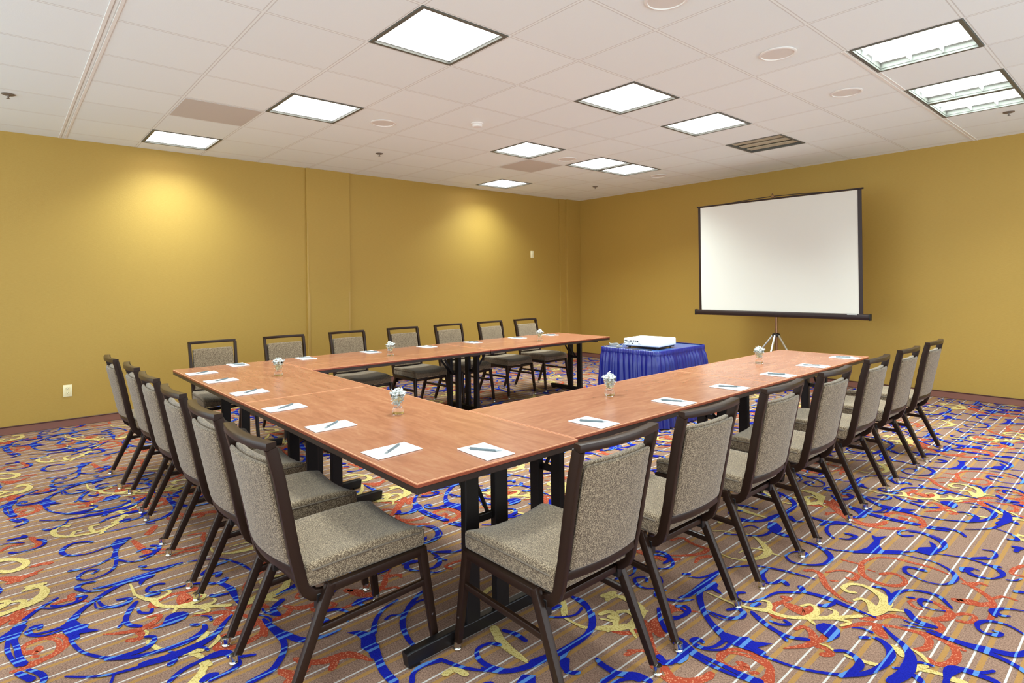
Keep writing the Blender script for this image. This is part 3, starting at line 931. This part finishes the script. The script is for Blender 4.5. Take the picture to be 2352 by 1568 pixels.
table(1.808, .866, 0, -.75, .765, 'cherry laminate folding table, nearer one along the far left row', 2.27, (-6.101-4.29)/2, R(90), 'wood_y')
table(1.845, .866, 0, -.832, .77, 'cherry laminate folding table, farther one along the far left row, ending near the corner', 2.27, (-4.287-2.44)/2, R(90), 'wood_y')

# ------------------------------------------------------------------ note pads and pens
def make_pad():
    root = empty('notepad')
    bm = bmesh.new(); box(bm, -.067, .067, -.1, .1, .0005, .0035, .0005, 1); obj('pages', bm, M['paper'], root)
    bm = bmesh.new(); box(bm, -.0672, .0672, .094, .1003, .0007, .0042, .0005, 1); obj('binding', bm, M['white'], root)
    return root
def make_pen():
    root = empty('pen')
    bm = bmesh.new(); c = csec(.0043, 12)
    sweep(bm, [(0, -.042, 0), (0, .03, 0), (0, .066, 0)], c, scales=[1.05, 1.05, 1]); obj('barrel', bm, M['pen'], root, True)
    bm = bmesh.new(); sweep(bm, [(0, -.070, 0), (0, -.066, 0), (0, -.042, 0)], c, scales=[.15, .4, 1.0]); obj('tip', bm, M['pen2'], root, True)
    bm = bmesh.new(); sweep(bm, [(0, .066, 0), (0, .073, 0)], c, scales=[.55, .5]); box(bm, -.0012, .0012, .03, .066, .0045, .0058); obj('clip', bm, M['pen2'], root, True)
    return root
P0 = [make_pad(), make_pen()]; first = [True]
def pad(x, y, rz, prz, where):
    for q, (nm, cat, z) in enumerate((('notepad', 'notepad', TZ+.0008), ('pen', 'pen', TZ+.0092))):
        o = P0[q] if first[0] else copy_tree(P0[q])
        o.location = (x, y, z)
        o.rotation_euler = (0, 0, rz if q == 0 else prz)
        tag(o, ('white notepad under a pen ' if q == 0 else 'grey pen on the notepad ')+where, cat, 'notepads laid at each seat' if q == 0 else 'pens laid on the notepads')
    first[0] = False
ordn = ['nearest the foreground corner', 'second', 'third', 'fourth', 'fifth', 'sixth', 'seventh']
A = [(5.104, -6.763), (4.548, -6.768), (3.978, -6.776), (3.362, -6.769), (2.74, -6.768), (2.25, -6.775)]
for i, (x, y) in enumerate(A): pad(x, y, R([2, -1, 0, 1, 0, -1][i]), R(35+[0, 4, -2, 3, 0, 2][i]), 'on the near row, %s from the foreground corner' % ['first', 'second', 'third', 'fourth', 'fifth', 'sixth'][i])
B = [(5.372, -6.50), (5.36, -5.84), (5.36, -5.175), (5.36, -4.566), (5.36, -3.90), (5.36, -3.31), (5.36, -2.66)]
for i, (x, y) in enumerate(B): pad(x, y, R(90+[-2, 1, 0, 2, 0, 1, 0][i]), R(-58+180+[0, 2, -5, 4, 0, 1, 2][i]), 'on the right table row, %s from the foreground' % ['first', 'second', 'third', 'fourth', 'fifth', 'sixth', 'seventh'][i])
Cc = [(1.955, -6.43), (1.965, -5.853), (1.965, -5.207), (1.98, -4.569), (1.99, -3.967), (1.99, -3.298), (2.0, -2.76)]
for i, (x, y) in enumerate(Cc): pad(x, y, R(90+[0, -1, 1, 0, 2, 0, -1][i]), R(-58+[0, 6, 3, 0, -4, 5, 2][i]), 'on the far table row, %s from the left' % ['first', 'second', 'third', 'fourth', 'fifth', 'sixth', 'seventh'][i])

# ------------------------------------------------------------------ vases of mints
def make_vase():
    bm = bmesh.new()
    lathe(bm, [(0, .0005), (.026, .0005), (.030, .004), (.031, .014), (.028, .024), (.021, .034), (.021, .042), (.027, .062), (.034, .085), (.039, .104), (.0375, .104),
               (.0325, .085), (.0255, .062), (.019, .042), (.019, .034), (.012, .029), (0, .027)], 28)
    return obj('glass_vase', bm, M['glass'], None, 'all')
def candy_mesh():
    bm = bmesh.new()
    lathe(bm, [(0, -.0045), (.0055, -.0035), (.0075, 0), (.0055, .0035), (0, .0045)], 10)
    for s in (-1, 1):
        n = 7; c = bm.verts.new((s*.0065, 0, 0)); vs = [bm.verts.new((s*(.0125+.002*(i % 2)), .0062*(i/(n-1)*2-1), .0018*(1 if i % 2 else -1))) for i in range(n)]
        for i in range(n-1): bm.faces.new((c, vs[i], vs[i+1]))
    return bm
vase0 = make_vase()
cand0 = obj('wrapped_candy', candy_mesh(), M['candy'])
cand1 = obj('wrapped_candy', candy_mesh(), M['candy2'])
rnd = random.Random(5)
V = [(2.788, -6.388, 'on the near row by the left corner'), (2.37, -5.219, 'on the far row, nearer its middle'), (2.442, -3.36, 'at the far end of the far row'),
     (4.536, -6.404, 'on the near row closest to us'), (4.995, -5.274, 'on the right row before the blue skirt'), (5.001, -3.427, 'on the right row, below the projection screen')]
used_v = False; used_c = [False, False]
for x, y, wh in V:
    o = vase0 if not used_v else copy_tree(vase0); used_v = True
    o.location = (x, y, TZ+.0006); tag(o, 'glass vase of white mints '+wh, 'vase', 'glass vases of mints on the tables')
    slots = []
    for k, (z, r, n) in enumerate(((.050, .010, 3), (.063, .0155, 5), (.077, .021, 6), (.091, .027, 8), (.105, .030, 9), (.117, .019, 6), (.127, .006, 2))):
        for i in range(n): slots.append((z, r, i/n*360+k*31, k))
    for z, r, a, k in slots:
        light = k >= 3 or rnd.random() < .35
        q = 0 if light else 1
        src = cand0 if q == 0 else cand1
        c = src if not used_c[q] else copy_tree(src); used_c[q] = True
        c.location = (x+r*math.cos(R(a)), y+r*math.sin(R(a)), TZ+z+rnd.uniform(-.002, .002))
        c.rotation_euler = (rnd.uniform(-.7, .7), rnd.uniform(-.7, .7), rnd.uniform(0, 6.3))
        s = 1.25; c.scale = (s, s, s)
        tag(c, ('white' if q == 0 else 'cream')+' mint in the vase '+wh, 'candy', ('white' if q == 0 else 'cream')+' mints in the vase '+wh)

# ------------------------------------------------------------------ projector stand with blue skirt
SX0, SX1, SY0, SY1, SZ = 3.38, 4.06, -3.44, -2.60, .70
root = empty('projector_table', ((SX0+SX1)/2, (SY0+SY1)/2, 0), 0, 'small projector table hidden under the blue skirt, pale blue top', 'table')
hx, hy = (SX1-SX0)/2, (SY1-SY0)/2
bm = bmesh.new(); box(bm, -hx+.012, hx-.012, -hy+.012, hy-.012, SZ-.03, SZ-.002, .006); obj('tabletop', bm, M['bluetop'], root)
for sx in (-1, 1):
    for sy in (-1, 1):
        bm = bmesh.new(); box(bm, sx*(hx-.07)-.015, sx*(hx-.07)+.015, sy*(hy-.07)-.015, sy*(hy-.07)+.015, .003, SZ-.03); obj('leg', bm, M['black'], root)
def skirt():
    bm = bmesh.new(); rr = .05; N = 460
    def per(t, off):
        # rounded rectangle perimeter with outward offset
        a, b = hx+off, hy+off; r = rr+off
        segs = [2*(a-r), math.pi/2*r, 2*(b-r), math.pi/2*r]*2
        Lt = sum(segs); d = t*Lt; i = 0
        while d > segs[i] and i < 7: d -= segs[i]; i += 1
        st = [(-a+r, -b), None, (a, -b+r), None, (a-r, b), None, (-a, b-r), None]
        dirs = [(1, 0), None, (0, 1), None, (-1, 0), None, (0, -1), None]
        cs = [None, (a-r, -b+r, -90), None, (a-r, b-r, 0), None, (-a+r, b-r, 90), None, (-a+r, -b+r, 180)]
        if i % 2 == 0:
            p = (st[i][0]+dirs[i][0]*d, st[i][1]+dirs[i][1]*d); nn = {0: (0, -1), 2: (1, 0), 4: (0, 1), 6: (-1, 0)}[i]
        else:
            an = R(cs[i][2])+d/r; nn = (math.cos(an), math.sin(an)); p = (cs[i][0]+r*nn[0], cs[i][1]+r*nn[1])
        return p, nn
    rg = random.Random(3)
    ph = []; x = 0
    while x < 1: w = rg.uniform(.006, .024); ph.append((x, w, rg.uniform(.3, 1.25))); x += w
    sc = 1/x
    def pleat(t):
        for s, w, a in ph:
            if s*sc <= t < (s+w)*sc+1e-9:
                u = (t-s*sc)/(w*sc); return math.sin(math.pi*u)**1.0*a
        return 0
    rows = [(SZ+.004, -.012, .0, 0), (SZ+.006, -.002, .0, .0), (SZ+.002, .003, .05, .1), (SZ-.035, .004, .12, .2), (SZ-.043, .002, .25, 0), (SZ-.07, .008, .75, 0), (SZ-.14, .014, 1, 0), (SZ-.28, .022, 1.25, 0), (SZ-.45, .034, 1.5, 0), (.012, .052, 1.7, 0)]
    R_ = []
    for z, off, amp, _ in rows:
        ring = []
        for i in range(N):
            t = i/N; p, nn = per(t, off)
            drift = .014*math.sin(t*31+z*5)+.006*math.sin(t*97+z*9)
            q = pleat((t+drift*(SZ-z)) % 1)*.019*amp
            if amp <= .2: q += .0022*math.sin(i*2.1)
            ring.append(bm.verts.new((p[0]+nn[0]*q, p[1]+nn[1]*q, z)))
        R_.append(ring)
    for A_, B_ in zip(R_, R_[1:]):
        for i in range(N): bm.faces.new((A_[i], A_[(i+1) % N], B_[(i+1) % N], B_[i]))
    return bm
o = obj('table_skirt', skirt(), M['blueskirt'], None, 'all', loc=((SX0+SX1)/2, (SY0+SY1)/2, 0)); tag(o, 'pleated royal blue satin skirt around the projector table', 'table skirt')

PZ = SZ+.0002
root = empty('projector', (3.76, -3.13, PZ), R(6), 'white projector on the blue skirted table', 'projector')
bm = bmesh.new(); rbox(bm, .195, .17, .036, .012, 6, None, c=(0, 0, .058)); obj('housing', bm, M['white'], root, True)
bm = bmesh.new(); box(bm, -.18, .185, -.155, .155, .012, .024, .004, 1); obj('base_plate', bm, M['dark'], root)
for sx in (-1, 1):
    for sy in (-1, 1):
        bm = bmesh.new(); lathe(bm, [(0, 0), (.012, 0), (.012, .014), (0, .014)], 14, c=(sx*.15, sy*.13, 0)); obj('foot', bm, M['dark'], root)
bm = bmesh.new()
for (x, z, w, h) in ((-.165, .072, .03, .007), (-.11, .070, .02, .012), (-.08, .072, .014, .01), (-.055, .072, .016, .008), (-.035, .070, .010, .012), (-.09, .046, .012, .008), (-.02, .045, .014, .006), (.0, .042, .006, .006)):
    box(bm, x-w/2, x+w/2, -.1725, -.1695, z-h/2, z+h/2)
obj('ports', bm, M['dark'], root)
bm = bmesh.new(); lathe(bm, [(0, 0), (.03, 0), (.03, .02), (.024, .024), (0, .018)], 20)
for v in bm.verts: v.co = Vector((v.co.x+.10, .169+v.co.z, v.co.y+.058))
obj('lens', bm, M['dark'], root, True)
bm = bmesh.new(); box(bm, -.05, .05, -.04, .04, .0935, .0955, .001, 1); obj('control_panel', bm, M['white'], root)
# cables
def cable(name, pts, r, m, label):
    cu = []
    n = len(pts)
    for i in range(n-1):
        p0, p1, p2, p3 = [Vector(pts[j]) for j in (max(i-1, 0), i, i+1, min(i+2, n-1))]
        for s in range(5):
            t = s/5; cu.append(.5*((2*p1)+(-p0+p2)*t+(2*p0-5*p1+4*p2-p3)*t*t+(-p0+3*p1-3*p2+p3)*t**3))
    cu.append(Vector(pts[-1]))
    bm = bmesh.new(); tube(bm, cu, r, 8); o = obj(name, bm, M[m], None, True); tag(o, label, 'cable', 'cables behind the projector'); return o
z = SZ+.004
cable('cable', [(3.655, -3.315, SZ+.072), (3.64, -3.36, SZ+.06), (3.60, -3.392, SZ+.012), (3.55, -3.41, z), (3.47, -3.415, z), (3.41, -3.40, z)], .0045, 'grey', 'grey cable plugged in the back of the projector, curling left')
cable('cable', [(3.66, -3.395, z), (3.72, -3.405, z), (3.80, -3.395, z), (3.90, -3.385, z), (3.95, -3.37, z)], .004, 'dark', 'black cable lying along the front of the projector')
bm = bmesh.new()
pts = []
for i in range(90):
    a = i*.42; pts.append((.055*math.cos(a)*(1+.12*math.sin(i*.31)), .032*math.sin(a), .006+.0003*i+.004*math.sin(i*1.3)))
tube(bm, pts, .0034, 6); o = obj('coiled_cable', bm, M['grey'], None, True, loc=(3.48, -3.33, SZ+.001)); tag(o, 'bundle of coiled pale grey cable on the left of the skirted table', 'cable')
bm = bmesh.new(); box(bm, -.02, .02, -.014, .014, 0, .018, .004)
for s in (-1, 1): box(bm, .02, .036, s*.007-.004, s*.007+.004, .004, .014, .001, 1)
o = obj('cable_connector', bm, M['grey'], None, True, loc=(3.60, -3.415, SZ+.009), rz=R(20)); tag(o, 'grey video connector at the end of a cable beside the projector', 'connector')

# ------------------------------------------------------------------ projection screen
SY = -.78; XL, XRs = 2.915, 4.915; ZB, ZT = .955, 2.345; XC = 3.925
root = empty('projection_screen', (XC, SY, 0), 0, 'white pull up projection screen on a tripod in front of the far wall', 'projection screen')
xl, xr = XL-XC, XRs-XC
bm = bmesh.new()
nx, nz = 40, 20
def sy_(x, zz):
    return -.004+.010*math.sin((x-xl)/(xr-xl)*math.pi)*(1-zz)-.004*math.cos(x*7+zz*3)*zz*(1-zz)*4
G_ = [[bm.verts.new((xl+.03+(xr-xl-.06)*i/nx, sy_(xl+(xr-xl)*i/nx, j/nz), ZB+(ZT-.012-ZB)*j/nz)) for i in range(nx+1)] for j in range(nz+1)]
for j in range(nz):
    for i in range(nx): bm.faces.new((G_[j][i], G_[j][i+1], G_[j+1][i+1], G_[j+1][i]))
bmesh.ops.solidify(bm, geom=bm.faces[:], thickness=.0015)
obj('screen_fabric', bm, M['screen'], root, 'all')
bm = bmesh.new()
for s, xa, xb in ((0, xl, xl+.032), (1, xr-.040, xr)):
    box(bm, xa, xb, -.008, -.001, ZB, ZT-.01)
obj('black_border', bm, M['case'], root)
bm = bmesh.new(); tube(bm, [(xl-.018, 0, ZT), (xr+.018, 0, ZT)], .010, 10); obj('top_bar', bm, M['case'], root, True)
bm = bmesh.new(); pts = [(xl+.35, .012, ZT+.006), (-.25, .016, ZT+.026), (0, .018, ZT+.032), (.25, .016, ZT+.026), (xr-.35, .012, ZT+.006)]
sweep(bm, pts, rsec(.006, .010, .002)); obj('hanger_handle', bm, M['case'], root, True)
bm = bmesh.new(); tube(bm, [(0, .03, ZT-.05), (0, .03, ZT+.045)], .008, 10); tube(bm, [(0, .03, ZT+.045), (0, .01, ZT+.065), (0, -.008, ZT+.055), (0, -.006, ZT+.04)], .005, 8); box(bm, -.018, .018, .005, .03, ZT+.018, ZT+.036, .002, 1); obj('hook', bm, M['brass'], root, True)
bm = bmesh.new(); sweep(bm, [(xl-.05, .012, ZB-.035), (xr+.055, .012, ZB-.035)], rsec(.062, .066, .016)); case = obj('roller_case', bm, M['case'], root, True)
for x in (xl-.058, xr+.063):
    bm = bmesh.new(); box(bm, x-.010, x+.010, -.022, .046, ZB-.072, ZB+.002, .008); obj('end_cap', bm, M['black'], case, True)
bm = bmesh.new(); box(bm, xr-.16, xr-.06, -.0205, -.0195, ZB-.012, ZB-.002); obj('name_plate', bm, M['alu'], case)
bm = bmesh.new(); tube(bm, [(0, .055, .10), (0, .055, ZT-.02)], .0155, 14); obj('pole', bm, M['brass'], root, True)
bm = bmesh.new(); lathe(bm, [(.016, -.03), (.045, -.028), (.05, -.012), (.045, .0), (.02, .012), (.016, .012)], 20, c=(0, .055, .675)); obj('collar', bm, M['black'], root, True)
for an in (200, 275, 340):
    a = R(an); bm = bmesh.new()
    d = (math.cos(a), math.sin(a))
    sweep(bm, [(d[0]*.035, .055+d[1]*.035, .665), (d[0]*.23, .055+d[1]*.23, .40), (d[0]*.45, .055+d[1]*.45, .03)], rsec(.022, .022, .006))
    lg = obj('leg', bm, M['alu'], root, True)
    bm = bmesh.new(); lathe(bm, [(0, .0005), (.015, .0005), (.015, .03), (0, .035)], 14, c=(d[0]*.455, .055+d[1]*.455, 0)); obj('rubber_foot', bm, M['black'], lg, True)
    bm = bmesh.new(); sweep(bm, [(d[0]*.018, .055+d[1]*.018, .30), (d[0]*.235, .055+d[1]*.235, .385)], rsec(.010, .006, .002)); obj('brace', bm, M['alu'], root, True)

# ------------------------------------------------------------------ lights
def area(x, y, z, s, power, spread, col=(.84, 1, 1), rot=(0, 0, 0)):
    l = bpy.data.lights.new('troffer_or_added_lamp', 'AREA'); l.shape = 'SQUARE'; l.size = s; l.energy = power; l.spread = R(spread); l.color = col
    o = bpy.data.objects.new('troffer_or_added_lamp', l); COL.objects.link(o); o.location = (x, y, z); o.rotation_euler = rot
    return o
for a, b in LIGHTS:
    area(gx(b+.5), gy(a+.5), CEIL+(.01 if b != 1 else .05), .53, LP*(.85 if b == -8 else 1), SPREAD)
for a, b in ((-4, -5), (-4, -2), (-1, 1), (-4, 1), (1, 4), (5, 4), (-3, 4)):  # added lamps outside the view, no fixtures around them
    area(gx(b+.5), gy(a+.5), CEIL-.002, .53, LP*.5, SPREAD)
for (x, y, w) in UPL:
    area(x, y, .9, 1.6, w, 170, (1, .95, .88), (math.pi, 0, 0))

w = bpy.data.worlds.new('ambient_fill'); SC.world = w; w.use_nodes = True  # even ambient fill, added to come in through the open sides
w.node_tree.nodes['Background'].inputs[0].default_value = (.86, 1, 1.08, 1)
w.node_tree.nodes['Background'].inputs[1].default_value = WORLD

# ------------------------------------------------------------------ camera
cam = bpy.data.cameras.new('camera'); co = bpy.data.objects.new('camera', cam); COL.objects.link(co); SC.camera = co
F_, YAW, ROL, PIT = 1331.6, -.8484, -.0133, .0024
cam.sensor_width = 36; cam.sensor_fit = 'HORIZONTAL'; cam.lens = 36*F_/2352
cam.shift_y = -138.1/2352
cam.clip_start = .05
fw = Vector((math.sin(YAW)*math.cos(PIT), math.cos(YAW)*math.cos(PIT), math.sin(PIT)))
r = Vector((math.cos(YAW), -math.sin(YAW), 0)); u = r.cross(fw)
r2 = r*math.cos(ROL)+u*math.sin(ROL); u2 = -r*math.sin(ROL)+u*math.cos(ROL)
Mx = Matrix((r2, u2, -fw)).transposed().to_4x4(); Mx.translation = Vector((7.156, -7.923, 1.353))
co.matrix_world = Mx

SC.view_settings.view_transform = 'Standard'
try: SC.view_settings.look = 'None'
except Exception: pass
SC.view_settings.gamma = 1; SC.view_settings.use_curve_mapping = False
SC.view_settings.exposure = EXPO
